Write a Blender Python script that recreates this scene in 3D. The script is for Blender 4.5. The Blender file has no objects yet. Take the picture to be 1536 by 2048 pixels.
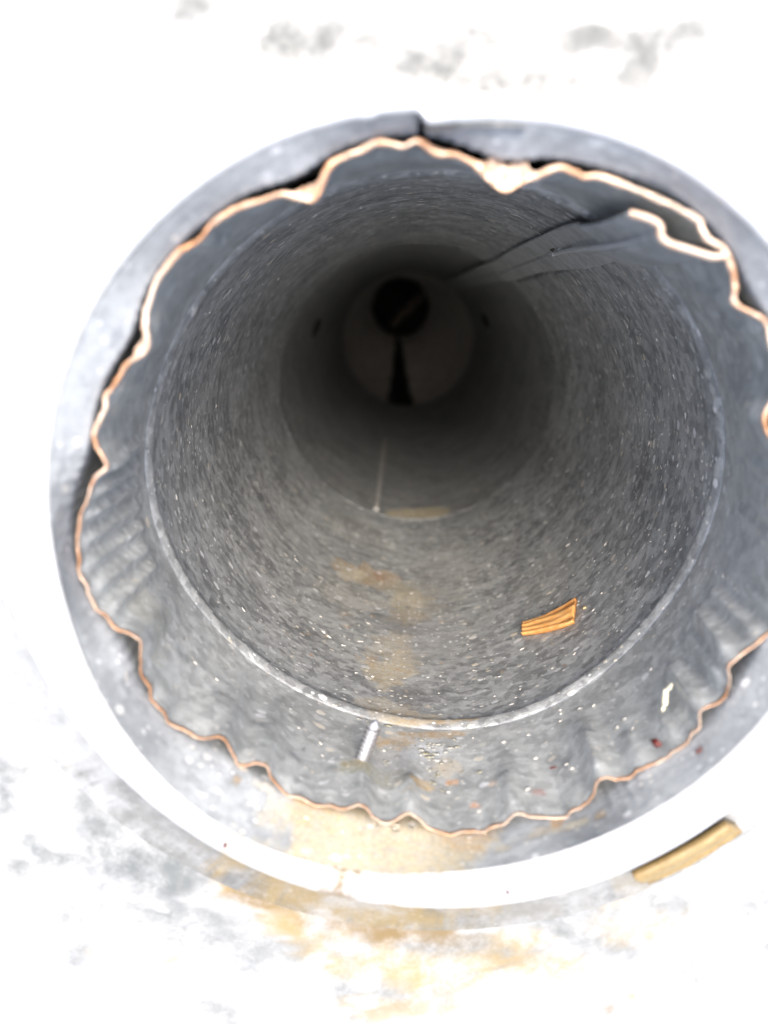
import bpy, bmesh, math, random
from mathutils import Vector, Matrix, noise
random.seed(7)
R = 0.075                      # pipe radius in metres; shapes below are given in radii
rad = math.radians
S = bpy.context.scene
COL = S.collection

# ------------------------------------------------------------------ camera
cam_d = bpy.data.cameras.new("camera")
cam = bpy.data.objects.new("camera", cam_d)
COL.objects.link(cam)
cam_d.sensor_fit = 'AUTO'
cam_d.sensor_width = 36.0
cam_d.lens = 1480.0 / 2048.0 * 36.0
cam_d.clip_start = 0.002
cam_d.clip_end = 100.0
CP = Vector((-0.11161, 0.59176, 1.94087)) * R
rows = ((0.9997541, 0.0, -0.0221732), (-0.0060811, 0.9616576, -0.2741855), (0.021323, 0.2742529, 0.9614212))
m = Matrix(rows).transposed().to_4x4()
m.translation = CP
cam.matrix_world = m
cam_d.dof.use_dof = True
cam_d.dof.focus_distance = 3.1 * R
cam_d.dof.aperture_fstop = 7.2
S.camera = cam

# ------------------------------------------------------------------ light
SUN_EL, SUN_AZ = 69.0, 76.0          # azimuth measured from +X towards +Y
w = bpy.data.worlds.new("World")
S.world = w
w.use_nodes = True
wn = w.node_tree
sky = wn.nodes.new('ShaderNodeTexSky')
sky.sky_type = 'NISHITA'
sky.sun_disc = False
sky.sun_elevation = rad(SUN_EL)
sky.sun_rotation = rad(90 - SUN_AZ)
sky.air_density = 1.0
sky.dust_density = 6.0
sky.ozone_density = 0.4
bg = wn.nodes['Background']
bg.inputs['Strength'].default_value = 0.15
wn.links.new(sky.outputs[0], bg.inputs[0])
sun_d = bpy.data.lights.new("sun", 'SUN')
sun_d.energy = 1.5
sun_d.angle = rad(22)
sun_d.color = (1.0, 0.96, 0.90)
sun = bpy.data.objects.new("sun", sun_d)
COL.objects.link(sun)
dv = Vector((math.cos(rad(SUN_EL)) * math.cos(rad(SUN_AZ)), math.cos(rad(SUN_EL)) * math.sin(rad(SUN_AZ)), math.sin(rad(SUN_EL))))
sun.rotation_euler = dv.to_track_quat('Z', 'Y').to_euler()
S.view_settings.view_transform = 'Standard'
S.view_settings.look = 'None'
S.view_settings.gamma = 1.0
S.view_settings.exposure = 1.5
S.render.engine = 'CYCLES'
S.cycles.max_bounces = 20
S.cycles.diffuse_bounces = 12
S.cycles.glossy_bounces = 16
S.cycles.use_denoising = True

# ------------------------------------------------------------------ helpers
def link(o, parent=None):
    COL.objects.link(o)
    if parent:
        o.parent = parent
    return o

def mesh_obj(name, verts, faces, mat, parent=None, smooth=True):
    me = bpy.data.meshes.new(name)
    me.from_pydata([tuple(c * R for c in v) for v in verts], [], faces)
    me.validate()
    if smooth:
        me.polygons.foreach_set('use_smooth', [True] * len(me.polygons))
    me.materials.append(mat)
    me.update()
    return link(bpy.data.objects.new(name, me), parent)

def empty(name, loc=(0, 0, 0)):
    o = bpy.data.objects.new(name, None)
    o.empty_display_size = 0.01
    o.location = Vector(loc) * R
    return link(o)

def tag(o, label=None, cat=None, group=None, kind=None):
    if label: o['label'] = label
    if cat: o['category'] = cat
    if group: o['group'] = group
    if kind: o['kind'] = kind
    return o

def grid(nu, nv, f, closed=True):
    """f(i, j) -> point; i runs round (nu), j runs down (nv)"""
    verts = [f(i, j) for j in range(nv) for i in range(nu)]
    faces = []
    for j in range(nv - 1):
        for i in range(nu if closed else nu - 1):
            a, b = j * nu + i, j * nu + (i + 1) % nu
            faces.append((a, b, b + nu, a + nu))
    return verts, faces

def pol(t, r, z):
    return (r * math.cos(rad(t)), r * math.sin(rad(t)), z)

def lerp_table(tab, x):
    if x <= tab[0][0]: return tab[0][1]
    for (a, p), (b, q) in zip(tab, tab[1:]):
        if x <= b:
            return p + (q - p) * (x - a) / (b - a)
    return tab[-1][1]

def sm(a, b, x):
    t = min(1, max(0, (x - a) / (b - a)))
    return t * t * (3 - 2 * t)

def ring_table(tab):
    tab = sorted(tab)
    return [(tab[-1][0] - 360, tab[-1][1])] + tab + [(tab[0][0] + 360, tab[0][1])]

def wrap(t):
    return (t + 180) % 360 - 180

def add_stains_and_shade(o, blobs, mode):
    """Dirt and rust marks, and the painted shade on the collar foot: each blob is (a, b, half_a, half_b, colour, strength, raggedness).
    mode 'cyl': a = degrees round the pipe, b = height in radii; mode 'flat': a, b = x, y in radii."""
    me = o.data
    at = me.color_attributes.new('stain', 'FLOAT_COLOR', 'POINT')
    out = []
    for v in me.vertices:
        x, y, z = v.co.x / R, v.co.y / R, v.co.z / R
        if mode == 'cyl':
            a, b = math.degrees(math.atan2(y, x)), z
        else:
            a, b = x, y
        c = [0.0, 0.0, 0.0]; al = 0.0
        for (ba, bb, ha, hb, colr, st, rg) in blobs:
            da = wrap(a - ba) if mode == 'cyl' else a - ba
            da /= ha; db = (b - bb) / hb
            if abs(da) > 2.4 or abs(db) > 2.4: continue
            n = noise.fractal(Vector((x * 9 + ba, y * 9 - bb, z * 9)), 0.9, 2.1, 5)
            n2 = noise.fractal(Vector((x * 45 + ba, y * 45, z * 45)), 0.9, 2.1, 3)
            d = math.sqrt(da * da + db * db) + rg * (n * 0.6 + n2 * 0.35)
            k = st * ((1 - sm(0.75, 1.1, d)) if mode == 'cyl' else (1 - sm(0.35, 1.25, d)))
            if k > 0:
                c = [c[i] * (1 - k) + colr[i] * k for i in range(3)]
                al = al * (1 - k) + k
        if al > 0: c = [i / al for i in c]
        out += [c[0], c[1], c[2], al]
    at.data.foreach_set('color', out)

# ------------------------------------------------------------------ materials
class NB:
    def __init__(s, name):
        s.m = bpy.data.materials.new(name); s.m.use_nodes = True
        s.t = s.m.node_tree; s.p = s.t.nodes['Principled BSDF']
    def n(s, typ, props=None, **kw):
        nd = s.t.nodes.new('ShaderNode' + typ)
        for k, v in (props or {}).items(): setattr(nd, k, v)
        for k, v in kw.items():
            key = int(k[1:]) if k[0] == '_' and k[1:].isdigit() else k.replace('_', ' ')
            s.set(nd.inputs[key], v)
        return nd
    def set(s, sock, v):
        if isinstance(v, bpy.types.NodeSocket): s.t.links.new(v, sock)
        else: sock.default_value = v
    def pos(s, sc=(1, 1, 1)):
        tc = s.n('TexCoord')
        return s.n('Mapping', None, Vector=tc.outputs['Object'], Scale=sc).outputs[0]
    def noise(s, vec, scale, det=4, rough=.6):
        return s.n('TexNoise', None, Vector=vec, Scale=scale, Detail=det, Roughness=rough).outputs[0]
    def ramp(s, v, a, b, lo=0.0, hi=1.0):
        return s.n('MapRange', {'interpolation_type': 'SMOOTHSTEP'}, _0=v, _1=a, _2=b, _3=lo, _4=hi).outputs[0]
    def math(s, op, a, b=0.0):
        return s.n('Math', {'operation': op}, _0=a, _1=b).outputs[0]
    def mix(s, f, a, b, mode='MIX'):
        nd = s.n('Mix', {'data_type': 'RGBA', 'blend_type': mode})
        s.set(nd.inputs[0], f); s.set(nd.inputs[6], a); s.set(nd.inputs[7], b)
        return nd.outputs[2]
    def bump(s, h, st, dist):
        b = s.n('Bump', None, Height=h, Strength=st, Distance=dist)
        s.t.links.new(b.outputs[0], s.p.inputs['Normal'])

def col(r, g, b): return (r, g, b, 1.0)

def galvanised(name, light, dark, metal=.45, rough=.5, flecks=.9, stain=False, patch=0.0, bumpd=.00012, soft=420):
    b = NB(name); v = b.pos((1, 1, 1.5))
    big = b.noise(v, 45, 5, .65)
    fine = b.noise(v, 1100, 4, .75)
    midn = b.noise(v, 330, 6, .75)
    sp = b.n('TexVoronoi', {'feature': 'F1'}, Vector=v, Scale=330)
    spv = b.n('SeparateColor', None, _0=sp.outputs['Color'])
    f = b.math('ADD', b.math('MULTIPLY', big, .45), b.math('ADD', b.math('MULTIPLY', midn, .4), b.math('MULTIPLY', spv.outputs[0], .15)))
    c = b.mix(b.ramp(f, .34, .66), dark, light)
    c = b.mix(b.ramp(fine, .52, .72, 0, .5), c, col(dark[0] * .55, dark[1] * .55, dark[2] * .55))
    # pale zinc flecks
    fl = b.n('TexVoronoi', {'feature': 'F1'}, Vector=b.n('VectorMath', {'operation': 'ADD'}, _0=v, _1=b.n('VectorMath', {'operation': 'SCALE'}, _0=b.n('TexNoise', None, Vector=v, Scale=700).outputs[1], Scale=.0014).outputs[0]).outputs[0], Scale=210)
    sel = b.n('SeparateColor', None, _0=fl.outputs['Color'])
    size = b.ramp(sel.outputs[1], .50, 1.0, .0, .36)
    fm = b.math('MULTIPLY', b.ramp(b.math('SUBTRACT', size, fl.outputs['Distance']), .0, .07), b.math('MULTIPLY', b.ramp(sel.outputs[0], .2, .9, .35, 1.0), flecks))
    fl2 = b.n('TexVoronoi', {'feature': 'F1'}, Vector=v, Scale=480)
    sel2 = b.n('SeparateColor', None, _0=fl2.outputs['Color'])
    fm2 = b.math('MULTIPLY', b.ramp(b.math('SUBTRACT', b.ramp(sel2.outputs[0], .55, 1.0, 0, .36), fl2.outputs['Distance']), .0, .12), flecks * .8)
    fm = b.math('MAXIMUM', fm, fm2)
    fleckc = b.mix(b.ramp(sel.outputs[2], .5, .95), col(.80, .81, .82), col(.78, .70, .56))
    c = b.mix(fm, c, fleckc)
    rgh = b.ramp(midn, .35, .7, rough - .09, rough + .13)
    mt = metal
    if stain:
        at = b.n('Attribute', {'attribute_name': 'stain'})
        k = b.math('MULTIPLY', at.outputs['Alpha'], b.ramp(b.noise(v, soft, 5, .75), .30, .62, .45 if soft > 200 else .3, 1.0))
        sc = b.mix(b.ramp(fine, .3, .75, 0, .45 if soft > 200 else .1), at.outputs['Color'], col(.05, .04, .03))
        sc = b.mix(b.math('MULTIPLY', fm, .8), sc, fleckc)
        c = b.mix(k, c, sc)
        mt = b.math('MULTIPLY', b.math('SUBTRACT', 1.0, k), metal)
        rgh = b.math('ADD', rgh, b.math('MULTIPLY', k, .2))
    b.set(b.p.inputs['Base Color'], c)
    b.set(b.p.inputs['Metallic'], mt)
    b.set(b.p.inputs['Roughness'], rgh)
    h = b.math('ADD', b.math('MULTIPLY', midn, .6), b.math('MULTIPLY', fine, .3))
    h = b.math('ADD', h, b.math('MULTIPLY', fm, .5))
    b.bump(h, .55, bumpd)
    return b.m

def simple(name, c1, c2, scale, rough=.6, metal=0.0, stretch=(1, 1, 1), bumpd=.0001, spec=.5):
    b = NB(name); v = b.pos(stretch)
    n = b.noise(v, scale, 5, .65)
    b.set(b.p.inputs['Base Color'], b.mix(b.ramp(n, .35, .65), c1, c2))
    b.p.inputs['Roughness'].default_value = rough
    b.p.inputs['Metallic'].default_value = metal
    b.p.inputs['Specular IOR Level'].default_value = spec
    b.bump(n, .5, bumpd)
    return b.m

M_wall = galvanised('weathered_zinc_wall', col(.53, .548, .545), col(.215, .224, .226), stain=True, bumpd=.0006, flecks=1.0)
M_crimp = galvanised('weathered_zinc_crimp', col(.58, .60, .59), col(.35, .362, .358), flecks=.8, stain=True)
M_deep = galvanised('shaded_zinc_deep', col(.45, .46, .455), col(.20, .207, .208), flecks=.7, stain=True, bumpd=.0005)  # darker copy of the wall zinc; some depth shade is in its colour
M_gore = galvanised('pale_zinc_elbow', col(.70, .68, .64), col(.50, .48, .45), flecks=.1)  # paler zinc for the elbow and the floor seam
M_strip = galvanised('zinc_seam', col(.54, .56, .555), col(.34, .35, .35), flecks=.35)
M_collar = galvanised('bluish_zinc_collar', col(.405, .428, .44), col(.255, .272, .285), flecks=.6, stain=True, rough=.42, metal=.15)
M_foot = galvanised('stained_shaded_zinc_foot', col(.40, .41, .41), col(.30, .31, .31), flecks=.1, stain=True, rough=.5, metal=.2, soft=50)
M_lip = galvanised('bright_zinc_lip', col(.82, .83, .83), col(.74, .75, .75), flecks=.2, stain=True, rough=.38)
M_sheet = galvanised('bright_zinc_sheet', col(.50, .51, .51), col(.32, .33, .33), flecks=.0, stain=True, rough=.45, metal=.2, soft=48)
M_rust = simple('rusty_cut_edge', col(.40, .20, .095), col(.63, .50, .40), 75, .36, .3)
M_screw = simple('bright_steel_screw', col(.85, .85, .86), col(.70, .70, .72), 900, .25, .9)
M_highlight = simple('highlight_zinc', col(.85, .86, .87), col(.75, .76, .77), 900, .35, .5)  # pale colour of the highlight painted along the seam fold
M_dark = simple('opening_shade_dark', col(.03, .03, .03), col(.07, .065, .06), 300, .8)  # near-black paints the shade inside the holes, slot and throat
M_dirt = simple('grey_green_dirt', col(.20, .19, .13), col(.40, .40, .38), 180, .8)
M_grit = simple('pale_grit', col(.42, .42, .41), col(.62, .58, .52), 700, .5, .1)
M_tangrit = simple('tan_grit', col(.50, .36, .16), col(.62, .50, .30), 2500, .6)
M_red = simple('dark_red_husk', col(.045, .006, .005), col(.12, .018, .013), 900, .35)
M_straw = simple('pale_straw', col(.72, .66, .44), col(.82, .79, .66), 700, .55)
M_twig = simple('dry_brown_twig', col(.08, .065, .05), col(.16, .13, .10), 400, .85)

def wood(name, a, bcol, dark, ax):
    b = NB(name); v = b.pos(ax)
    n = b.noise(v, 500, 5, .6)
    at = b.n('Attribute', {'attribute_name': 'grain'})
    c = b.mix(b.ramp(n, .35, .65), a, bcol)
    c = b.mix(at.outputs['Fac'], c, dark)
    b.set(b.p.inputs['Base Color'], c)
    b.p.inputs['Roughness'].default_value = .5
    b.bump(n, .6, .0001)
    return b.m
M_wood = wood('orange_wood', col(.78, .36, .10), col(.86, .48, .18), col(.26, .085, .02), (1, 1, 1))
M_wood2 = wood('tan_wood', col(.24, .165, .062), col(.33, .24, .10), col(.15, .10, .04), (1, 1, 1))
bw = NB('clear_water')
bw.p.inputs['Base Color'].default_value = col(1, 1, 1)
bw.p.inputs['Roughness'].default_value = .02
bw.p.inputs['IOR'].default_value = 1.33
bw.p.inputs['Transmission Weight'].default_value = 1.0
M_water = bw.m

# ------------------------------------------------------------------ traced shape of the cut, crimped end (x, y in radii, at z = 0)
RIM = [(-0.1714, 0.9546), (-0.1379, 0.9523), (-0.1092, 0.9457), (-0.0783, 0.9575), (-0.0567, 0.9487), (-0.029, 0.9312), (0.0117, 0.9288), (0.0456, 0.9144), (0.0737, 0.8978), (0.1023, 0.8712), (0.1344, 0.8521), (0.1558, 0.8565), (0.1898, 0.8742), (0.2205, 0.883), (0.2638, 0.8983), (0.2954, 0.8893), (0.3272, 0.8782), (0.3643, 0.8781), (0.4246, 0.8568), (0.4332, 0.8546), (0.5052, 0.8275), (0.554, 0.8083), (0.6037, 0.7833), (0.6177, 0.7662), (0.6331, 0.7387), (0.6708, 0.7178), (0.6878, 0.6981), (0.7086, 0.6594), (0.7181, 0.6239), (0.7197, 0.5917), (0.7393, 0.5748), (0.7748, 0.5591), (0.8024, 0.5397), (0.817, 0.5066), (0.8349, 0.4596), (0.8475, 0.4157), (0.8517, 0.3776), (0.8463, 0.3352), (0.8351, 0.2962), (0.8472, 0.2647), (0.8768, 0.2211), (0.9038, 0.1606), (0.9191, 0.0922), (0.924, 0.0224), (0.9414, -0.0414), (0.9429, -0.1065), (0.9334, -0.1729), (0.9475, -0.2326), (0.9454, -0.2859), (0.9303, -0.3168), (0.887, -0.3592), (0.8387, -0.4005), (0.8322, -0.4275), (0.8405, -0.4594), (0.8368, -0.5094), (0.817, -0.5358), (0.7814, -0.5526), (0.7695, -0.5742), (0.7741, -0.614), (0.7536, -0.6394), (0.7379, -0.6699), (0.7056, -0.6976), (0.6789, -0.7254), (0.6339, -0.7502), (0.6056, -0.7662), (0.5838, -0.7892), (0.5452, -0.7933), (0.5017, -0.7922), (0.4857, -0.8188), (0.4796, -0.856), (0.458, -0.892), (0.4199, -0.9124), (0.4016, -0.9344), (0.3543, -0.9371), (0.2944, -0.9327), (0.2787, -0.9257), (0.2509, -0.9208), (0.232, -0.941), (0.2128, -0.9596), (0.1734, -0.9749), (0.1554, -0.9899), (0.1214, -0.9887), (0.0905, -0.9911), (0.0536, -1.0028), (0.0208, -0.9923), (-0.0229, -0.9748), (-0.048, -0.946), (-0.076, -0.9301), (-0.1006, -0.9378), (-0.1237, -0.9582), (-0.1438, -0.9659), (-0.1671, -0.959), (-0.1887, -0.9393), (-0.2086, -0.9106), (-0.2362, -0.8985), (-0.2765, -0.9136), (-0.3211, -0.9017), (-0.3643, -0.9024), (-0.4114, -0.8762), (-0.4436, -0.8714), (-0.4704, -0.845), (-0.4965, -0.8081), (-0.5115, -0.7661), (-0.5415, -0.7561), (-0.5908, -0.7656), (-0.6087, -0.731), (-0.6287, -0.683), (-0.6519, -0.6679), (-0.7038, -0.6755), (-0.7416, -0.6538), (-0.7719, -0.6355), (-0.7979, -0.6223), (-0.8072, -0.5887), (-0.8278, -0.5655), (-0.8436, -0.5408), (-0.8461, -0.5012), (-0.8668, -0.4671), (-0.8638, -0.4024), (-0.8593, -0.353), (-0.8905, -0.328), (-0.9268, -0.3127), (-0.9495, -0.2802), (-0.9746, -0.2572), (-0.9918, -0.2173), (-0.9989, -0.1778), (-1.0139, -0.1463), (-1.0086, -0.0999), (-1.0116, -0.0645), (-0.9981, -0.0075), (-0.9897, 0.03), (-0.9675, 0.0672), (-0.9432, 0.125), (-0.9056, 0.1572), (-0.9117, 0.1902), (-0.9264, 0.2174), (-0.9267, 0.2526), (-0.9095, 0.2876), (-0.8915, 0.3195), (-0.887, 0.3498), (-0.8646, 0.3747), (-0.8444, 0.4045), (-0.8247, 0.4315), (-0.787, 0.4571), (-0.7653, 0.4812), (-0.7654, 0.5238), (-0.7626, 0.5561), (-0.7508, 0.588), (-0.7272, 0.6402), (-0.7004, 0.6725), (-0.6649, 0.708), (-0.6101, 0.7384), (-0.5857, 0.7686), (-0.5522, 0.7893), (-0.5127, 0.811), (-0.4579, 0.8256), (-0.4095, 0.8402), (-0.3596, 0.8344), (-0.3328, 0.8287), (-0.3153, 0.8444), (-0.2999, 0.878), (-0.2824, 0.9068), (-0.2532, 0.9233), (-0.2122, 0.9363), (-0.1881, 0.9482)]
FOLD = [(0.4419, 0.7973), (0.474, 0.7893), (0.5054, 0.7778), (0.52, 0.7641), (0.5234, 0.7435), (0.5445, 0.7273), (0.5759, 0.718), (0.6124, 0.7075), (0.6502, 0.697), (0.6709, 0.6969), (0.686, 0.7027)]


BEAD = ring_table([(-167, -.527), (-154, -.56), (-137, -.592), (-119, -.596), (-103, -.585), (-86, -.548), (-70, -.528), (-54, -.548), (-37, -.582),
                   (-21, -.568), (-6, -.545), (8, -.528), (24, -.535), (41, -.555), (65, -.575), (90, -.59), (106, -.55), (120, -.535), (137, -.575), (155, -.57), (172, -.515)])
def zbead(t):
    return sum(lerp_table(BEAD, wrap(t + d)) for d in (-9, -4.5, 0, 4.5, 9)) / 5

TOP_R = 0.986
JZ = -3.33
def wall_r(z):
    if z > JZ: return 1.0 - .07 * sm(-1.9, JZ, z) if z < -1.9 else 1.0
    return .985
def wall_r(z):
    if z > JZ:
        return 1.0 - .030 * sm(0, 1, (-1.9 - z) / (-1.9 - JZ))
    return .985

# closed, resampled rim polyline
def resample(pts, n, closed=True):
    P = [Vector(p) for p in pts]
    if closed: P = P + [P[0]]
    # Catmull-Rom smoothing
    Q = []
    N = len(P) - 1 if closed else len(P)
    def g(i):
        if closed: return P[i % N]
        return P[max(0, min(N - 1, i))]
    for i in range(N if closed else N - 1):
        a, b, c, d = g(i - 1), g(i), g(i + 1), g(i + 2)
        for k in range(8):
            t = k / 8
            Q.append(.5 * (2 * b + (c - a) * t + (2 * a - 5 * b + 4 * c - d) * t * t + (3 * b - a - 3 * c + d) * t ** 3))
    Q.append(P[0] if closed else P[-1])
    L = [0.0]
    for a, b in zip(Q, Q[1:]): L.append(L[-1] + (b - a).length)
    out = []; j = 0
    M = n if closed else n - 1
    for k in range(n):
        s = L[-1] * k / M
        while j < len(L) - 2 and L[j + 1] < s: j += 1
        t = (s - L[j]) / max(1e-9, L[j + 1] - L[j])
        out.append(Q[j].lerp(Q[j + 1], min(1, max(0, t))))
    return out

RIMP = resample(RIM, 900)
NR = len(RIMP)
RIM_T = [math.degrees(math.atan2(p.y, p.x)) for p in RIMP]
# unwrap (clockwise) and smooth so that the ribbon below stays orderly
U = [RIM_T[0]]
for t in RIM_T[1:]: U.append(U[-1] + wrap(t - U[-1]))
US = []
for i in range(NR):
    s = 0
    for d in range(-12, 13):
        j = i + d
        s += U[j % NR] + (-360 if j >= NR else 360 if j < 0 else 0)
    US.append(s / 25)
RIM_R = [p.length for p in RIMP]

# ------------------------------------------------------------------ collar
MOUTH = [(-178.0, 1.035, 0.1), (-167.3, 1.0313, 0.115), (-150.9, 1.0405, 0.15), (-129.2, 1.0441, 0.19), (-111.8, 1.0333, 0.185), (-91.2, 1.014, 0.16), (-62.7, 1.0014, 0.155), (-43.6, 1.0165, 0.14), (-19.7, 1.0353, 0.12), (10.0, 1.045, 0.1), (39.8, 1.041, 0.085), (59.8, 1.0282, 0.08), (74.9, 1.0046, 0.082), (87.9, 0.9856, 0.083), (93.2, 0.9794, 0.084), (94.2, 1.0076, 0.084), (104.0, 1.0154, 0.085), (120.1, 1.0273, 0.087), (150.1, 1.0385, 0.09)]
MOUTH_R = ring_table([(a, b) for a, b, c in MOUTH])
MOUTH_Z = ring_table([(a, c) for a, b, c in MOUTH])
def mouth(t):
    if 84 < t < 100: return lerp_table(MOUTH_R, t)
    return sum(lerp_table(MOUTH_R, wrap(t + d)) for d in (-8, -4, 0, 4, 8)) / 5
def mouth_z(t):
    return sum(lerp_table(MOUTH_Z, wrap(t + d)) for d in (-8, -4, 0, 4, 8)) / 5
def lip_out(t):
    mz = mouth_z(t) - .1
    k = sm(-.25, .85, math.sin(rad(t)))
    return (1.19 - .87 * max(mz, 0)) * (1 - k) + (mouth(t) + .036) * k
def foot_out(t):
    k = sm(-.25, .85, math.sin(rad(t)))
    return lip_out(t) + (mouth_z(t) + .1) * .88 * (1 - .72 * k) + .085 * (1 - k) + .02
def rim_r_at(t):
    i = int(((U[0] - t) % 360) / 360 * NR)
    return RIM_R[i % NR]
ENV = []
for _t in range(-180, 180, 2):
    ENV.append(max(rim_r_at(_t + d * .5) + .007 + .006 * sm(-.5, .6, math.sin(rad(_t))) for d in range(-7, 8)))
def env(t):
    k = (t + 180) / 2
    return sum(ENV[int(round(k + d)) % 180] for d in (-2, -1, -1, 0, 0, 0, 1, 1, 2)) / 9 + .001
def build_collar():
    root = empty('pipe_collar', (0, -1.29, -.1))
    tag(root, 'outer galvanised collar with bright rolled lip and flared foot around the pipe', 'collar')
    n = 720
    def pz(o): o.matrix_parent_inverse = Matrix.Translation(-root.location)
    ks = [1, .93, .82, .68, .52, .36, .2, .08, 0, -.3, -.6, -1, -1.5, -2, -2.6, -4]
    def fi(i, j):
        t = -180 + 360 * i / n
        mo, mz, low = mouth(t), mouth_z(t) - .014, env(t)
        k = ks[j]
        z = mz * k if k > 0 else k * .1
        if k < 0: low += max(0, 1.012 - low) * sm(0, .25, -z)
        r = low + (mo - low) * max(0, k) + .0035 * noise.noise(Vector((math.cos(rad(t)) * 3, math.sin(rad(t)) * 3, z * 4)))
        if 93.4 <= t <= 94.1: r += .03
        return pol(t, r, z)
    v, f = grid(n, len(ks), fi)
    wl = mesh_obj('inner_wall', v, f, M_collar, root); pz(wl)
    tan, dk, cream = (.46, .36, .20), (.30, .17, .07), (.58, .52, .38)
    bl = [(-100, .06, 20, .16, (.50, .43, .29), .95, .5), (-112, .03, 6, .05, (.5, .36, .2), .6, .7), (-84, .0, 6, .08, (.5, .36, .2), .7, .6), (-68, .0, 1.6, .035, (.42, .24, .08), .8, .5),
          (-65, .04, 2.5, .02, cream, .8, .6), (-61, .045, 1.6, .018, (.45, .30, .12), .8, .6), (-70, .05, 4, .02, tan, .5, .7), (-41, .05, .9, .012, (.2, .05, .03), .9, .3), (-127, .03, .7, .012, (.40, .25, .1), .8, .3),
          (-122, .01, 3, .02, cream, .6, .7), (-118, .045, 3, .03, cream, .6, .7)]
    add_stains_and_shade(wl, bl, 'cyl')
    # lip and flared outer foot
    def prof(t):
        mo = mouth(t)
        wv = .004 * noise.noise(Vector((math.cos(rad(t)) * 2.5, math.sin(rad(t)) * 2.5, 7)))
        mz = mouth_z(t) - .1
        ro = lip_out(t)
        P = [(mo, .0861), (mo + .003, .096), (mo + .010, .101), (mo * .5 + ro * .5, .103 + wv), (ro - .012, .101), (ro - .004, .094), (ro, .084), (ro - .002, .070), (ro - .008, .060)]
        return [(r, z + mz) for r, z in P]
    pr = [prof(-180 + 360 * i / n) for i in range(n)]
    v, f = grid(n, len(pr[0]), lambda i, j: pol(-180 + 360 * i / n, *pr[i][j]))
    lp = mesh_obj('lip', v, [tuple(reversed(q)) for q in f], M_lip, root); pz(lp)
    tan = (.50, .36, .16)
    add_stains_and_shade(lp, [(-123, .15, 2.0, .06, tan, .7, .7), (-119.5, .16, 3, .02, (.62, .5, .3), .5, .7), (-106, .165, 4.5, .022, (.16, .105, .035), .95, .6), (-100, .15, 12, .018, (.2, .15, .07), .7, 1.0), (-121, .1, .5, .02, (.30, .08, .04), .0, .3),
                    (-110, .18, .5, .04, (.5, .36, .18), .5, .3), (-93, .16, 1.2, .03, (.6, .52, .36), .5, .8), (-85, .16, 1.0, .02, (.6, .5, .3), .4, .8)], 'cyl')
    zo = [0, .15, .35, .55, .75, .9, 1]
    def ffoot(i, j):
        r0, z0 = pr[i][-1]
        fo = foot_out(-180 + 360 * i / n)
        k = zo[j]
        return pol(-180 + 360 * i / n, r0 - .001 + (fo - r0) * k ** 1.6, z0 - .0005 + (-.0955 - z0) * (1 - (1 - k) ** 1.3))
    v, f = grid(n, len(zo), ffoot)
    ft = mesh_obj('flared_foot', v, [tuple(reversed(q)) for q in f], M_foot, root); pz(ft)
    add_stains_and_shade(ft, [(-95, .0, 50, .3, (.11, .113, .108), .95, .4), (-108, .03, 14, .2, (.19, .14, .06), .6, 1.2), (-92, .0, 10, .2, (.17, .14, .08), .6, 1.2), (-75, .02, 9, .2, (.20, .20, .18), .7, 1.3), (-125, .02, 8, .2, (.18, .185, .18), .7, 1.3), (-60, .02, 5, .2, (.24, .22, .17), .7, 1.3), (-100, -.06, 16, .04, (.24, .18, .08), .7, 1.2), (-60, -.03, 14, .05, (.2, .19, .16), .6, .8)], 'cyl')  # first, broad grey blob paints the shade below the lip; the others are stains
    # overlapping edge of the collar's seam at the far side
    v = []
    for (t, dr) in ((93.4, .006), (93.3, -.004), (92.2, -.008), (90, -.009), (86, -.009), (80, -.008)):
        v.append((t, mouth(t) + dr - .002))
    def fs(i, j):
        t, r = v[i]
        return pol(t, r, (.078, .05, .02, -.02)[j])
    vv, ff = grid(len(v), 4, fs, False)
    o = mesh_obj('seam_edge', vv, ff, M_strip, root); pz(o)
    return root
build_collar()

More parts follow.
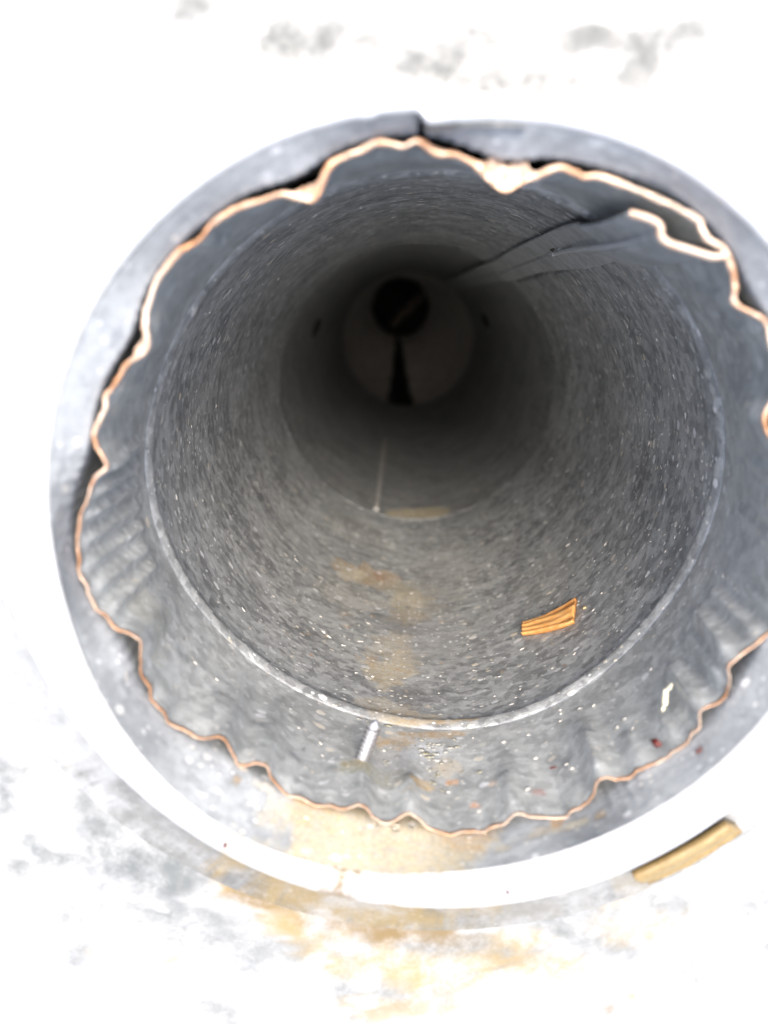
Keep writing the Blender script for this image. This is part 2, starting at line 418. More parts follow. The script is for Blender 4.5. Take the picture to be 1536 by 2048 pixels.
# ------------------------------------------------------------------ the sheet round the collar
def build_sheet():
    rs = [-.03 + .02 * k for k in range(70)] + [1.5, 2, 3, 4.5, 7, 11]
    n = 260
    def f(i, j):
        t = -180 + 360 * i / n
        r = foot_out(t) + rs[j]
        a = sm(.0, .2, rs[j])
        z = -.10 + .012 * a * noise.fractal(Vector((r * math.cos(rad(t)) * 2.2, r * math.sin(rad(t)) * 2.2, 3)), .9, 2, 3)
        return pol(t, r, z)
    v, fc = grid(n, len(rs), f)
    o = mesh_obj('galvanised_sheet', v, [tuple(reversed(q)) for q in fc], M_sheet)
    g1, g2, tan, yel = (.12, .133, .133), (.14, .152, .151), (.17, .12, .052), (.27, .205, .10)
    blobs = []
    random.seed(3)
    for (x, y, a, b2, st) in [(-.39, 1.19, .06, .09, .8), (-.28, 1.22, .12, .04, .5), (.0, 1.17, .12, .07, .85), (.11, 1.13, .10, .06, .8), (.24, 1.10, .12, .03, .6),
                              (.33, 1.20, .07, .03, .6), (.52, 1.22, .09, .06, .6), (-.62, 1.29, .06, .05, .6), (.47, 1.13, .04, .05, .5), (-.3, 1.33, .08, .04, .5),
                              (-1.39, -.92, .04, .13, .8), (-1.32, -.85, .05, .03, .6), (-1.33, -1.16, .035, .06, .8), (-1.22, -1.22, .09, .035, .7), (-1.38, -1.25, .05, .05, .5),
                              (-1.2, -1.42, .1, .07, .5), (-1.1, -1.15, .09, .22, .75), (-.98, -1.2, .14, .08, .8), (-.86, -1.27, .12, .10, .85), (-.92, -1.42, .16, .07, .6),
                              (-1.22, -1.58, .06, .09, .5), (-.75, -1.5, .2, .08, .5), (-.55, -1.6, .2, .08, .5), (-.72, -1.84, .07, .06, .5), (-.2, -1.75, .25, .08, .5),
                              (.2, -1.55, .2, .09, .6), (.5, -1.42, .2, .1, .65), (.62, -1.5, .15, .08, .6), (.75, -1.35, .12, .08, .5), (1.15, -1.3, .12, .16, .35), (.95, -1.6, .2, .08, .35),
                              (-.4, -1.95, .2, .07, .5), (-.05, -2.0, .2, .07, .4), (.05, -1.55, .3, .08, .6), (-.3, -1.6, .14, .06, .6)]:
        blobs.append((x, y, a * (1.3 if y < 0 else 1.7), b2 * (1.3 if y < 0 else 1.5), (.075, .084, .083) if y > 0 else g1 if st > .7 else g2, min(1, st + .3), .55))
    for (x, y, a, b2, c, st) in [(-.66, -1.31, .05, .05, tan, .8), (-.58, -1.36, .10, .045, tan, .7), (-.42, -1.43, .12, .05, tan, .6), (-.22, -1.47, .18, .05, tan, .75),
                                 (-.05, -1.5, .2, .05, tan, .5), (-.35, -1.53, .1, .04, yel, .6), (-.2, -1.62, .2, .06, yel, .7), (.05, -1.66, .22, .07, yel, .7), (.35, -1.62, .2, .06, yel, .5),
                                 (.7, -1.45, .12, .06, yel, .5), (-.5, -1.46, .08, .05, yel, .7), (.3, -1.5, .1, .04, yel, .5), (-.1, -1.82, .2, .05, yel, .35), (.6, -1.33, .08, .03, yel, .5)]:
        blobs.append((x, y, a * 1.35, b2 * 1.35, c, min(1, st + .3), .7))
    for k in range(70):
        t, rr = random.uniform(-150, -40), random.uniform(1.3, 2.0)
        x, y, _ = pol(t, rr, 0)
        blobs.append((x, y, random.uniform(.015, .05), random.uniform(.012, .03), random.choice([g1, g2, yel, tan, (.8, .8, .78), (.85, .84, .8)]), random.uniform(.5, .9), .6))
    add_stains_and_shade(o, blobs, 'flat')
    tag(o, 'sunlit bright galvanised sheet metal with dull grey and tan patches around the pipe', None, None, 'structure')
build_sheet()

# ------------------------------------------------------------------ the pipe
pipe = empty('galvanised_pipe', (0, 0, -.55))
tag(pipe, 'weathered galvanised pipe with crimped rusty cut end, seen down its dark bore', 'pipe')
def under(o, par=None):
    o.parent = par or pipe
    o.matrix_parent_inverse = Matrix() if par else Matrix.Translation(-pipe.location)
    return o

def rib(t, z):
    """pressed pleats of the crimp below the cut edge"""
    d = 0.0
    for (c, w_, a, z0, z1) in RIBS:
        x = abs(wrap(t - c)) / w_
        if x < 1:
            d += a * (1 - x) ** 1.25 * sm(z1, z1 + .06, z) * (1 - sm(z0 - .06, z0, z) * .5)
    return d
RIBS = []
for c in (171, 175.2, 179.3, -176.4, -172.3, -168.2, -164.2):
    RIBS.append((c, 1.9, .036, -.02, -.46 + .004 * (c % 7)))
for c, w_, a, z1 in ((-57.0, 2.2, .024, -.30), (-63, 2.4, .013, -.25), (-75.7, 2.4, .016, -.24), (-94.3, 2.2, .018, -.25), (-50, 2.4, .012, -.22), (-36, 3.0, .018, -.33), (-29.5, 2.4, .024, -.36),
                     (-24.5, 2.4, .022, -.40), (-19.5, 2.2, .02, -.40), (-14.5, 2.2, .016, -.36), (-43, 2.2, .013, -.25), (-110, 2.4, .012, -.22), (-118, 3, .018, -.22), (-127, 2.6, .017, -.26),
                     (-137, 3, .018, -.28), (-147, 2.6, .015, -.3), (-155, 2.6, .012, -.3), (20, 3, .014, -.35), (8, 2.5, .014, -.35), (-3, 2.5, .014, -.38), (33, 3, .016, -.3), (130, 3, .012, -.3), (145, 3, .012, -.3), (158, 3, .014, -.35), (110, 4, .012, -.3), (75, 4, .02, -.3)):
    RIBS.append((c, w_, a * 1.35, -.02, z1))

def build_crimp():
    nz = 34
    def f(i, j):
        t = j / (nz - 1)
        th = U[i] * (1 - sm(0, .45, t)) + US[i] * sm(0, .45, t)
        zb = zbead(wrap(US[i]))
        z = zb * t
        fade = (1 - sm(0, 1.0, t)) ** 1.1
        r = TOP_R + (RIM_R[i] - TOP_R) * fade + .012 * sm(.9, 1, t) * 0
        if t > .02: r -= rib(wrap(th), z) * min(1, t * 12) * .75
        r += .002 * noise.noise(Vector((math.cos(rad(th)) * 9, math.sin(rad(th)) * 9, z * 9)))
        return pol(th, r, z)
    v, f_ = grid(NR, nz, f)
    o = under(mesh_obj('crimped_end', v, [tuple(reversed(q)) for q in f_], M_crimp))
    tan, ol, dk = (.44, .36, .22), (.26, .25, .15), (.20, .20, .19)
    add_stains_and_shade(o, [(-100, -.22, 8, .05, ol, .8, .9), (-106, -.25, 3, .04, (.28, .24, .14), .9, .8), (-95, -.30, 9, .16, (.30, .30, .29), .7, 1.0), (-92, -.2, 3, .03, (.50, .34, .14), .8, .8), (-86, -.32, 3, .05, (.50, .42, .30), .6, .9),
                   (-97, -.46, 4, .06, (.40, .28, .14), .7, .8), (-89, -.52, 10, .03, (.34, .24, .13), .9, .7), (-101, -.44, 2, .06, (.46, .32, .16), .7, .9),
                   (-91, -.40, 5, .07, (.5, .52, .54), .6, .8), (-86, -.24, 2.0, .02, (.55, .27, .10), .8, .6), (-82, -.12, 1.2, .015, (.6, .25, .09), .9, .4), (-78, -.2, 1.2, .015, (.6, .4, .25), .7, .4),
                   (-95, -.12, 2.4, .02, (.5, .4, .22), .5, .8), (-156, -.2, 7, .12, (.38, .36, .28), .5, .8), (-12, -.3, 12, .2, (.40, .41, .42), .4, 1.0), (-70, -.12, 1.6, .012, (.4, .1, .05), .6, .5)], 'cyl')
    # the rusty cut edge: a solid strip, its width growing where the sheet is folded over
    wd = []
    for p in RIMP:
        base = .0050 + .0095 * sm(-.5, .6, p.y)
        for (x, y, hw, extra) in ((-.335, .832, .055, .034), (.134, .856, .10, .066), (-.776, .468, .045, .024)):
            d = math.hypot(p.x - x, p.y - y) / hw
            if d < 1: base += extra * (1 - sm(0, 1, d))
        base *= 1 + .45 * noise.noise(Vector((p.x * 14, p.y * 14, 5))) + .25 * noise.noise(Vector((p.x * 50, p.y * 50, 9)))
        wd.append(base)
    nrm = []
    for i in range(NR):
        a, b = RIMP[(i - 3) % NR], RIMP[(i + 3) % NR]
        tg = (b - a).normalized()
        nn = Vector((-tg.y, tg.x)) 
        if nn.dot(RIMP[i]) < 0: nn = -nn
        rd = RIMP[i].normalized()
        k = sm(.025, .05, wd[i])
        nn = (nn * (1 - k) + rd * k).normalized()
        nrm.append(nn)
    prof = [(-.35, -.004), (-.42, .001), (-.2, .004), (.15, .0048), (.5, .003), (.6, -.001), (.55, -.008), (-.1, -.012)]
    def fe(i, j):
        p, n_, ww = RIMP[i], nrm[i], wd[i]
        o_, z = prof[j % len(prof)]
        k = (ww - .018) if ww > .02 else 0
        q = p + n_ * (o_ * (ww if o_ > 0 else min(ww, .018)) + (k * .35 if o_ > 0 else 0))
        zz = z + .006 * noise.noise(Vector((p.x * 8, p.y * 8, 1)))
        if o_ > 0: zz -= k * .5
        q += n_ * .0022 * noise.noise(Vector((p.x * 60, p.y * 60, 2)))
        zz += .004 * noise.noise(Vector((p.x * 45, p.y * 45, 3)))
        return (q.x, q.y, zz)
    v, f_ = grid(NR, len(prof) + 1, fe)
    e = under(mesh_obj('rusty_edge', v, f_, M_rust), o)
    e['label'] = 'wavy cut edge rusted to copper orange'
    return o
crimp = build_crimp()

def build_wall():
    n, zs = 560, []
    # the groove of the bead, then the straight bore, then the taper to the joint
    prof = [(0.0, TOP_R), (.003, TOP_R + .013), (.009, TOP_R + .014), (.013, TOP_R + .004), (.022, .985), (.038, .978), (.052, .975), (.062, .977), (.072, .987), (.080, .996), (.088, 1.0)]
    nz = 230
    def f(i, j):
        t = -180 + 360 * i / n
        zb = zbead(t)
        if j < len(prof):
            dz, r = prof[j]; z = zb - dz
            r += .0015 * noise.noise(Vector((math.cos(rad(t)) * 12, math.sin(rad(t)) * 12, 2)))
        else:
            k = (j - len(prof) + 1) / (nz - len(prof))
            z0 = zb - .088
            z = z0 + (JZ - z0) * k
            gr = .040 * math.exp(-((t - 48.4) / .9) ** 4) * sm(1.0, 1.5, -z)  # groove added to hold a dark line of shade beside the seam strip
            r = wall_r(z) + gr + .003 * noise.noise(Vector((math.cos(rad(t)) * 3, math.sin(rad(t)) * 3, z * 2)))
        return pol(t, r, z)
    v, f_ = grid(n, nz, f)
    # turned lower edge at the joint
    nb = len(v)
    for i in range(n): v.append(pol(-180 + 360 * i / n, .966, JZ - .006))
    for i in range(n): v.append(tuple(a + b for a, b in zip(pol(-180 + 360 * i / n, .986, JZ - .0125), (0, .020, 0))))
    for k in range(2):
        base = (nz - 1 + k) * n
        for i in range(n): f_.append((base + i, base + (i + 1) % n, base + n + (i + 1) % n, base + n + i))
    o = under(mesh_obj('pipe_wall', v, [tuple(reversed(q)) for q in f_], M_wall))
    tan, cream, rust, dk = (.30, .26, .18), (.52, .46, .34), (.30, .13, .06), (.10, .105, .11)
    bl = [(-108, -2.10, 11, .17, (.36, .27, .16), .9, .9), (-101, -2.15, 4.5, .10, rust, .55, 1.1), (-113, -2.06, 4, .12, cream, .9, .9),
          (-94, -1.85, 7.5, .16, cream, .9, .9), (-94, -1.65, 6, .10, (.38, .29, .17), .8, 1.0), (-96, -1.95, 6, .08, (.42, .38, .26), .5, .9),
          (-103, -1.09, 2.0, .06, (.36, .23, .10), .8, 1.0), (-95, -1.17, 8, .06, (.42, .35, .22), .55, 1.1), (-99, -1.0, 6, .12, (.40, .33, .20), .75, 1.0),
          (-92, -.80, 9, .09, dk, .75, .9), (-93, -.86, 4, .06, dk, .6, .9), (-100, -.86, 2, .05, cream, .6, .8), (-88, -1.5, 12, .4, (.26, .24, .19), .45, 1.1),
          (-80, -2.2, 16, .5, (.24, .22, .18), .45, 1.1), (-112, -1.75, 12, .3, (.27, .24, .18), .4, 1.1), (-90, -1.35, 14, .3, (.25, .26, .28), .5, 1.1),
          (-94, -.67, 10, .035, (.40, .34, .24), .8, .8), (-90, -.60, 12, .02, (.40, .29, .15), .8, .7), (-101, -.66, 4, .03, (.46, .32, .12), .7, .8),
          (-112, -2.8, 14, .3, (.24, .22, .17), .4, 1.0), (-50, -1.6, 10, .3, (.30, .27, .2), .25, 1.1), (-56, -.62, 1.0, .02, (.5, .36, .1), .9, .4)]
    for k in range(16):
        bl.append((-96 + random.uniform(-4, 4), -.66 - .1 * k, random.uniform(3, 7), random.uniform(.06, .16), random.choice([(.36, .31, .22), (.30, .27, .2), (.17, .17, .165), (.44, .38, .27)]), random.uniform(.4, .7), 1.1))
    for k in range(60):
        bl.append((random.uniform(-135, -45), random.uniform(-1.8, -.64), random.uniform(.3, .9), random.uniform(.006, .016), random.choice([(.5, .38, .22), (.6, .54, .42), (.42, .24, .12), (.12, .12, .12)]), .8, .4))
    add_stains_and_shade(o, bl, 'cyl')
    return o
build_wall()

DZ = -9.6
def build_lower():
    n, nz = 360, 120
    def f(i, j):
        t = -180 + 360 * i / n
        z = JZ - .012 + (DZ - JZ + .012) * (j / (nz - 1)) ** 1.3
        k = .985 + .004 * sm(0, .3, JZ - z)
        x, y, _ = pol(t, k, z)
        return (x, y + .020, z)
    v, f_ = grid(n, nz, f)
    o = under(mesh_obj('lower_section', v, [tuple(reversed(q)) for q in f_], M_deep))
    add_stains_and_shade(o, [(-88, -3.42, 15, .26, (.50, .42, .27), 1.0, .35), (-92, -3.25, 5, .15, (.40, .35, .24), .8, .5), (-80, -3.22, 3, .06, (.06, .05, .04), .6, .5)], 'cyl')
    return o
lower = build_lower()

def strip_mesh(name, pts_of, zs, mat, thick, parent=None):
    v, f = grid(len(pts_of(zs[0])), len(zs), lambda i, j: pts_of(zs[j])[i], False)
    o = under(mesh_obj(name, v, f, mat), parent)
    md = o.modifiers.new('thickness', 'SOLIDIFY'); md.thickness = thick * R; md.offset = 0
    return o

# longitudinal seam on the floor of the lower section
def floor_seam(z):
    return [pol(-107.3 + d, .968 - h * .8, z) for d, h in ((-1.3, .0), (-.8, .016), (0, .02), (.8, .016), (1.0, .0))]
strip_mesh('floor_seam', floor_seam, [JZ - .05 - .1 * k for k in range(31)], M_gore, .004)

def tube_mesh(name, pts, radii, mat, n=10):
    P = [Vector(p) for p in pts]
    def f(i, j):
        a, b = P[max(0, j - 1)], P[min(len(P) - 1, j + 1)]
        d = (b - a).normalized()
        u = d.orthogonal().normalized(); w_ = d.cross(u)
        an = 2 * math.pi * i / n
        return tuple(P[j] + (u * math.cos(an) + w_ * math.sin(an)) * radii[j])
    v, fc = grid(n, len(P), f)
    fc += [tuple(range(n)), tuple(reversed(range(len(v) - n, len(v))))]
    return mesh_obj(name, v, fc, mat)

# lapped seam strip on the wall, upper right
OFF = [(45.6, .004), (46.1, .006), (49.0, .032), (51.5, .050), (53.6, .0665), (54.9, .066), (55.4, .060), (56.2, .052), (57.2, .050), (59.2, .047), (61.0, .045)]
def off_at(t, z):
    s = 1 - .62 * sm(0, -1.4, z)
    a = lerp_table(OFF, t) * s
    if z < -.9:
        k = sm(-.9, -1.25, z)
        flat = .020 if t > 55.2 else .030
        a = a * (1 - k) + (flat - (.010 if abs(t - 55.0) < .25 and z < -1.5 else 0)) * k
        if t < lerp_table([(-9, 51.5), (-4, 50.0), (-2, 49.6), (-1.1, 47.6)], z): a = None
    return a
def highlight_r(z):
    base = TOP_R - .006
    r = base - off_at(55.3, z) - .002
    if z > -.9:
        k = sm(-.9, 0, z); r = r * (1 - k) + fold_r(55.3) * k
    return r - .008
def build_strip():
    ts = [61.0 - 15.4 * k / 61 for k in range(62)]
    zs = [0 - .04 * k for k in range(50)] + [-2 - .12 * k for k in range(1, 60)]
    verts, idx, faces = [], {}, []
    for j, z in enumerate(zs):
        for i, t in enumerate(ts):
            zz = z
            base = wall_r(min(z, -.6)) if z < zbead(t) - .05 else TOP_R + (rim_r_at(t) - TOP_R) * (1 - sm(0, 1, z / zbead(t)))
            base = min(base, TOP_R + .014)
            if z > -.05:
                base = TOP_R - .006
            a = off_at(t + .25 * noise.noise(Vector((z * 14, 0, 0))) * (1 if z < -.9 else 0), z)
            if a is None: continue
            r = (base - a - .002)
            if z > -.9:   # near the cut edge the fold follows its traced outline
                k = sm(-.9, 0, z)
                r = r * (1 - k) + fold_r(t) * k
            idx[i, j] = len(verts); verts.append(pol(t, r, zz))
    for j in range(len(zs) - 1):
        for i in range(len(ts) - 1):
            q = [(i, j), (i + 1, j), (i + 1, j + 1), (i, j + 1)]
            if all(k in idx for k in q): faces.append(tuple(idx[k] for k in q))
    o = under(mesh_obj('seam_strip', verts, faces, M_strip))
    md = o.modifiers.new('thickness', 'SOLIDIFY'); md.thickness = .009 * R; md.offset = 0
    # its own rusty cut edge
    P = resample(FOLD, 90, False)
    prof = [(-.45, -.006), (-.45, .003), (-.2, .0075), (.2, .008), (.45, .003), (.45, -.01)]
    n = len(prof)
    def fe(i, j):
        a, b = P[max(0, i - 1)], P[min(len(P) - 1, i + 1)]
        tg = (b - a).normalized(); nn = Vector((-tg.y, tg.x))
        if nn.dot(P[i]) < 0: nn = -nn
        o_, z = prof[j]
        q = P[i] + nn * o_ * .019
        return (q.x, q.y, z)
    v, f = grid(len(P), n, fe, False)
    e = under(mesh_obj('rusty_edge', v, [tuple(reversed(q)) for q in f], M_rust), o)
    # pressed locking tab: a small raised lug over a dark slot
    def lug(s):
        vs, fs = [], []
        z0 = -1.47
        for (t0, t1, r0, r1, za, zb_) in s:
            b0 = len(vs)
            for r in (r0, r1):
                for t in (t0, t1):
                    for z in (za, zb_): vs.append(pol(t, r, z0 + z))
            fs += [tuple(b0 + q for q in Q) for Q in ((0, 1, 3, 2), (4, 6, 7, 5), (0, 4, 5, 1), (2, 3, 7, 6), (0, 2, 6, 4), (1, 5, 7, 3))]
        return vs, fs
    pts = [pol(55.4, highlight_r(-.10 - 1.32 * q / 24), -.10 - 1.32 * q / 24) for q in range(25)]
    fl = tube_mesh('highlight_line', pts, [.003 + .0045 * sm(0, 8, q) for q in range(25)], M_highlight, 8)  # added bright tube standing in for the highlight along the fold
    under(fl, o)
    vs, fs = lug([(54.6, 56.3, .985, .968, -.035, .035)])
    under(mesh_obj('slot', vs, fs, M_dark, None, False), o)
    vs, fs = lug([(54.7, 55.9, .985, .962, .04, .12), (54.9, 55.7, .985, .965, -.12, -.04)])
    under(mesh_obj('locking_tab', vs, fs, M_strip, None, False), o)
FT = sorted((math.degrees(math.atan2(y, x)), math.hypot(x, y)) for x, y in FOLD)
def fold_r(t): return lerp_table(FT, t)
build_strip()

# two screw holes far down
def hole(t, z):
    n = 20
    vs = [pol(t, .974, z)]; fs = []
    for k in range(n):
        a = 2 * math.pi * k / n
        vs.append(pol(t + 4.2 * math.cos(a), .976, z + .22 * math.sin(a)))
    for k in range(n):
        a = 2 * math.pi * k / n
        vs.append(pol(t + 5.6 * math.cos(a), .988, z + .30 * math.sin(a)))
    for k in range(n):
        fs.append((0, 1 + k, 1 + (k + 1) % n)); fs.append((1 + k, 1 + n + k, 1 + n + (k + 1) % n, 1 + (k + 1) % n))
    return under(mesh_obj('screw_hole', vs, fs, M_dark))
hole(159.7, -5.4); hole(21.4, -7.4)

# gore of the elbow at the bottom: narrows to an off-centre opening, open along its seam
def build_gore():
    n, nz = 180, 26
    verts, faces = [], []
    EZ = -12.2
    for j in range(nz):
        k = j / (nz - 1)
        cx_, cy_ = -.17 * k, .027 + .40 * k
        r = .989 - .46 * sm(0, 1, k)
        cx_, cy_ = -.12 * k, .020 + .989 - r
        z = DZ + (EZ - DZ) * (k * 1.15)
        for i in range(n):
            t = -180 + 360 * i / n
            x, y, _ = pol(t, r, 0)
            verts.append((x + cx_, y + cy_, z))
    for j in range(nz - 1):
        half = 12.5 * (1 - .72 * j / (nz - 1))
        for i in range(n):
            t = -180 + 360 * (i + .5) / n
            if abs(wrap(t + 96)) < half: continue
            faces.append((j * n + i, j * n + n + i, j * n + n + (i + 1) % n, j * n + (i + 1) % n))
    under(mesh_obj('elbow_gore', verts, faces, M_gore))
    # throat behind it: a closed tube, its shade painted in as dark colour
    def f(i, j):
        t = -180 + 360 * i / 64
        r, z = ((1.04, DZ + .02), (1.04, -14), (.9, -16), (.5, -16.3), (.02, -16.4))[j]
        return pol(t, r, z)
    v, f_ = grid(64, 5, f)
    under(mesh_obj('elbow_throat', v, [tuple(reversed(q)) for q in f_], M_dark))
build_gore()

# ------------------------------------------------------------------ loose things
# screw poking through the near wall
def build_screw():
    t0, z0 = -104.5, -.275
    root = empty('screw', pol(t0, .985, z0))
    tag(root, 'shiny threaded screw tip poking through the pipe wall below the bead', 'screw')
    ax = Vector(pol(t0, -1, 0)).normalized()
    ax = (ax + Vector((.10, .0, -.18))).normalized()
    u = ax.orthogonal().normalized(); w_ = ax.cross(u)
    base = Vector(pol(t0, .992, z0))
    L = .182
    n, nz = 28, 150
    def shank(i, j):
        s = j / 30; r = .0195 
        if s > .9: r *= max(.05, (1 - s) / .1) ** .55
        a = 2 * math.pi * i / n
        return tuple(base + ax * (L * s) + (u * math.cos(a) + w_ * math.sin(a)) * r)
    v, f = grid(n, 31, shank)
    sh = mesh_obj('shank', v, f, M_screw, root); sh.matrix_parent_inverse = Matrix.Translation(-root.location)
    turns = 10
    def thread(i, j):
        q = i / (turns * 24); s = .05 + .86 * q
        k = 1 if s < .86 else max(.1, (1 - s) / .14)
        a = 2 * math.pi * i / 24
        dr, dz = ((.0180, -.0058), (.0275, 0), (.0180, .0058))[j]
        return tuple(base + ax * (L * s + dz) + (u * math.cos(a) + w_ * math.sin(a)) * dr * k)
    v, f = grid(turns * 24 + 1, 3, thread, False)
    th = mesh_obj('thread', v, f, M_screw, root, False); th.matrix_parent_inverse = Matrix.Translation(-root.location)
build_screw()

def slab(name, A, B, C, D, place, thick, mat, ridges, nu=44, nv=18, seed=0, wob=.02):
    """splinter: quad A-B-C-D (A-B one long side, D-C the other) with fibre ridges, closed and solid"""
    random.seed(seed)
    def q(s, t):
        return [(A[k] * (1 - s) + B[k] * s) * (1 - t) + (D[k] * (1 - s) + C[k] * s) * t for k in range(2)]
    gr = []
    def h(s, t):
        return sum(a * math.exp(-((t - c - .03 * math.sin(s * 5 + c * 9)) / w_) ** 2) for c, w_, a in ridges)
    top, bot = [], []
    for j in range(nv):
        t = j / (nv - 1)
        for i in range(nu):
            s = i / (nu - 1)
            s2 = s + wob * noise.noise(Vector((t * 7, s * 2, seed))) * (1 if i in (0, nu - 1) else .4)
            t2 = t + .06 * math.sin(s * 3.1) * (1 if seed == 1 else .3) + .02 * noise.noise(Vector((s * 4, t * 2, seed + 3)))
            a, b = q(s2, t2)
            hh = thick * (.55 + .45 * h(s, t) + .12 * noise.noise(Vector((s * 6, t * 20, seed))))
            top.append(place(a, b, hh)); bot.append(place(a, b, .0))
            gr.append(max(0, min(1, 1 - 1.25 * h(s, t))))
    v = top + bot; N = nu * nv; f = []
    for j in range(nv - 1):
        for i in range(nu - 1):
            a = j * nu + i
            f.append((a, a + 1, a + nu + 1, a + nu)); f.append((N + a, N + a + nu, N + a + nu + 1, N + a + 1))
    edge = [i for i in range(nu)] + [j * nu + nu - 1 for j in range(1, nv)] + [(nv - 1) * nu + i for i in range(nu - 2, -1, -1)] + [j * nu for j in range(nv - 2, 0, -1)]
    for a, b in zip(edge, edge[1:] + edge[:1]): f.append((a, N + a, N + b, b))
    o = mesh_obj(name, v, f, mat)
    at = o.data.attributes.new('grain', 'FLOAT', 'POINT')
    at.data.foreach_set('value', gr + [.6] * N)
    return o

o = slab('wood_chip', (-61.4, -1.292), (-45.6, -1.205), (-49.3, -1.035), (-62.8, -1.182), lambda a, b, h: pol(a, .997 - h, b), .020, M_wood,
         [(.08, .07, .7), (.36, .13, 1.0), (.66, .15, 1.0), (.95, .08, .8)], seed=1)
tag(o, 'orange split wood chip with dark grain lying on the inner wall of the pipe', 'wood chip')

def lean(a, b, h):   # a: x, b: y in radii; leans on the outside of the lip
    d = math.hypot(a, b)
    z = -.09 + max(0, (1.40 - d)) * .9
    return (a + .5 * h * a / d, b + .5 * h * b / d, z + h)
o = slab('wood_chip', (.588, -1.054), (.858, -.888), (.965, -1.01), (.693, -1.212), lean, .03, M_wood2, [(.2, .3, .8), (.6, .3, .9), (1.0, .12, 1.3)], seed=4)
tag(o, 'large tan wood chip leaning against the outside of the bright collar lip', 'wood chip')

def pebble(name, c, size, mat, axis=(1, 0, 0), sub=2, seed=0, rough=.25):
    bm = bmesh.new()
    bmesh.ops.create_icosphere(bm, subdivisions=sub, radius=1)
    ax = Vector(axis).normalized(); up = Vector((c[0], c[1], 0)).normalized()
    if abs(ax.dot(up)) > .9: up = Vector((0, 0, 1))
    y = up.cross(ax).normalized(); zz = ax.cross(y)
    vs = []
    for v in bm.verts:
        k = 1 + rough * noise.fractal(v.co * 1.6 + Vector((seed, seed * 2, 0)), .9, 2, 3)
        p = v.co * k
        q = Vector(c) + ax * p.x * size[0] + y * p.y * size[1] + zz * p.z * size[2]
        vs.append(tuple(q))
    fs = [tuple(v.index for v in f.verts) for f in bm.faces]
    bm.free()
    return vs, fs

def bit(name, t, r, z, size, mat, label, cat, ang=0, seed=0, group=None, flat=False):
    c = pol(t, r, z)
    tang = Vector((-math.sin(rad(t)), math.cos(rad(t)), 0))
    ax = tang * math.cos(rad(ang)) + (Vector((math.cos(rad(t)), math.sin(rad(t)), 0)) if flat else Vector((0, 0, 1))) * math.sin(rad(ang))
    v, f = pebble(name, c, size, mat, ax, 2, seed)
    o = mesh_obj(name, v, f, mat)
    return tag(o, label, cat, group)

bit('seed_husk', -46.0, .957, -.03, (.020, .012, .014), M_red, 'dark red husk resting against the cut edge inside the pipe, lower right', 'seed husk', 70, 1, 'dark red husk fragments')
bit('seed_husk', -65.8, .974, -.188, (.014, .003, .004), M_red, 'tiny thin red sliver on the inner wall below the bead', 'seed husk', 12, 2, 'dark red husk fragments')
bit('seed_husk', -124.0, 1.075, .195, (.012, .007, .004), M_red, 'rust red fragment lying on the bright lip, left of the rust stains', 'seed husk', 70, 3, 'dark red husk fragments', True)
bit('seed_husk', -78.9, 1.085, .165, (.010, .006, .004), M_red, 'small brown red fragment on the bright lip near the bottom middle', 'seed husk', 80, 4, 'dark red husk fragments', True)
bit('seed_husk', -41.0, .998, .06, (.010, .004, .004), M_red, 'small red speck on the collar wall outside the cut edge', 'seed husk', 10, 5, 'dark red husk fragments')
bit('wood_crumb', -45.1, .995, -1.09, (.010, .007, .005), M_tangrit, 'tan crumb just right of the orange wood chip', 'crumb', 20, 6, 'tan crumbs in the pipe')
bit('wood_crumb', -56.3, .992, -.575, (.010, .006, .006), M_tangrit, 'yellow tan crumb lodged in the bead groove', 'crumb', 10, 7, 'tan crumbs in the pipe')
bit('wood_crumb', -96.0, .972, -.185, (.014, .006, .006), M_tangrit, 'tan crumb in the dirt right of the screw', 'crumb', 10, 8, 'tan crumbs in the pipe')

# pale straw sliver on the crimped wall
pts = [pol(-41.9 + 4.6 * k / 8, .966 - .012 - .006 * math.sin(k / 8 * 3.1), -.125 - .075 * (k / 8) + .008 * math.sin(k)) for k in range(9)]
o = tube_mesh('straw_sliver', pts, [.002, .006, .008, .009, .009, .009, .008, .006, .002], M_straw)
tag(o, 'pale cream straw sliver on the crimped inner wall, lower right', 'straw')

# water drops on the lower cut edge
for k, (x, y, s, lb) in enumerate(((-.173, -.975, .0095, 'clear water drop on the cut edge, leftmost of the close pair'), (-.117, -.975, .0105, 'clear water drop on the cut edge, right one of the close pair'),
                                   (-.068, -.962, .007, 'smallest water drop, hanging under the crest of the cut edge'), (.165, -1.0, .0095, 'lone clear water drop on the cut edge right of the tan stain'))):
    v, f = pebble('water_drop', (x, y, .010), (s * 1.5, s * 1.2, s * 1.2), M_water, (1, 0, 0), 3, k, .04)
    tag(mesh_obj('water_drop', v, f, M_water), lb, 'water drop', 'water drops on the cut edge')

# twig lying in the elbow
pts = [(-.30 + .62 * k / 9 + .03 * math.sin(k * 1.7), .12 + .62 * k / 9 + .03 * math.cos(k * 2.1), -12.9 + .05 * k) for k in range(10)]
o = tube_mesh('twig', pts, [.05, .08, .07, .085, .07, .08, .065, .07, .05, .03], M_twig, 9)
tag(o, 'brown twig of debris lying across the dark opening at the bottom of the pipe', 'twig')

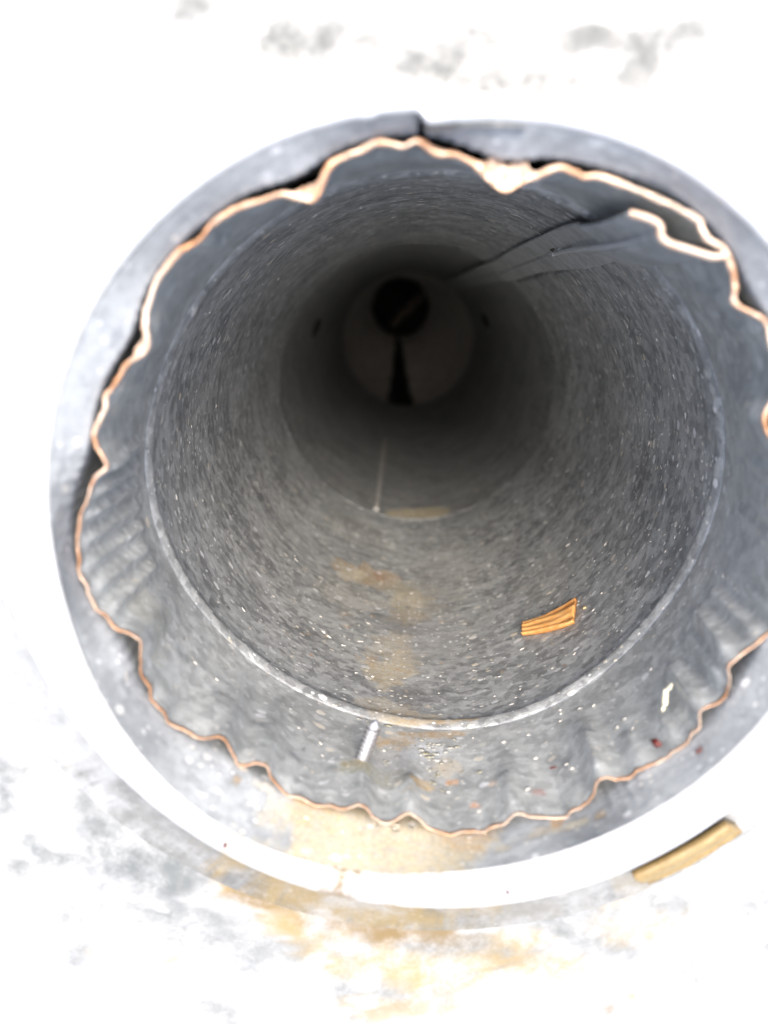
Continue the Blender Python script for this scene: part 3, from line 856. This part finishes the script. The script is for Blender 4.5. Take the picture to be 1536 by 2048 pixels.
# dirt crust by the screw and along the bead: uncountable
def crust():
    random.seed(11)
    V, F = [], []
    spots = []
    for k in range(190):
        spots.append((random.gauss(-95, 4.5), random.gauss(-.27, .06), random.uniform(.0015, .0055) * random.uniform(.6, 1.4)))
    for t, z, q in ((-91, -.40, .022), (-88.5, -.36, .016), (-94, -.33, .02), (-97, -.27, .018), (-93, -.26, .014), (-99, -.21, .016), (-90, -.30, .012), (-104, -.255, .014)):
        spots.append((t, z, q * .55)); spots.append((t + .9, z + .02, q * .4)); spots.append((t - .8, z - .02, q * .45))
    for k in range(60):
        spots.append((random.gauss(-104, 2.2), random.gauss(-.27, .025), random.uniform(.002, .006)))
    for k in range(40):
        spots.append((random.gauss(-91, 3), random.gauss(-.43, .04), random.uniform(.002, .008)))
    for k in range(110):
        spots.append((random.gauss(-93, 7), random.gauss(-.585, .012), random.uniform(.003, .007)))
    for k, (t, z, s) in enumerate(spots):
        r = (TOP_R - .002) if z > zbead(t) + .01 else 1.03
        v, f = pebble('', pol(t, r, z), (s * random.uniform(1, 2.6), s, s * .3), None, Vector((-math.sin(rad(t)), math.cos(rad(t)), random.uniform(-.5, .5))), 1, k, .5)
        b = len(V); V += v; F += [tuple(b + i for i in q) for q in f]
    o = mesh_obj('dirt_crust', V, F, M_dirt)
    tag(o, 'grey green dirt crust caked around the screw and bead', None, None, 'stuff')
crust()

def grit():
    random.seed(5)
    V, F = [], []
    for k in range(300):
        t = random.choice([random.gauss(-85, 38), random.gauss(-5, 22), random.uniform(-180, 180)])
        z = -.62 - abs(random.gauss(0, 1.0))
        if z < -2.9: continue
        if 44 < wrap(t) < 63: continue
        s = random.choice([.0025, .0035, .0035, .005, .007]) * random.uniform(.7, 1.2)
        v, f = pebble('', pol(t, wall_r(z) - .001, z), (s * random.uniform(1, 2.8), s, s * .35), None, Vector((-math.sin(rad(t)), math.cos(rad(t)), random.uniform(-.6, .6))), 1, k, .4)
        b = len(V); V += v; F += [tuple(b + i for i in q) for q in f]
    for k in range(60):
        t = random.uniform(-150, 40); z = random.uniform(-.5, -.05)
        s = random.uniform(.003, .007)
        v, f = pebble('', pol(t, TOP_R - .007, z), (s * 1.6, s, s * .5), None, Vector((-math.sin(rad(t)), math.cos(rad(t)), random.uniform(-.6, .6))), 1, k, .4)
        b = len(V); V += v; F += [tuple(b + i for i in q) for q in f]
    o = mesh_obj('pale_grit', V, F, M_grit)
    tag(o, 'pale glinting grit scattered over the inside of the pipe', None, None, 'stuff')
grit()
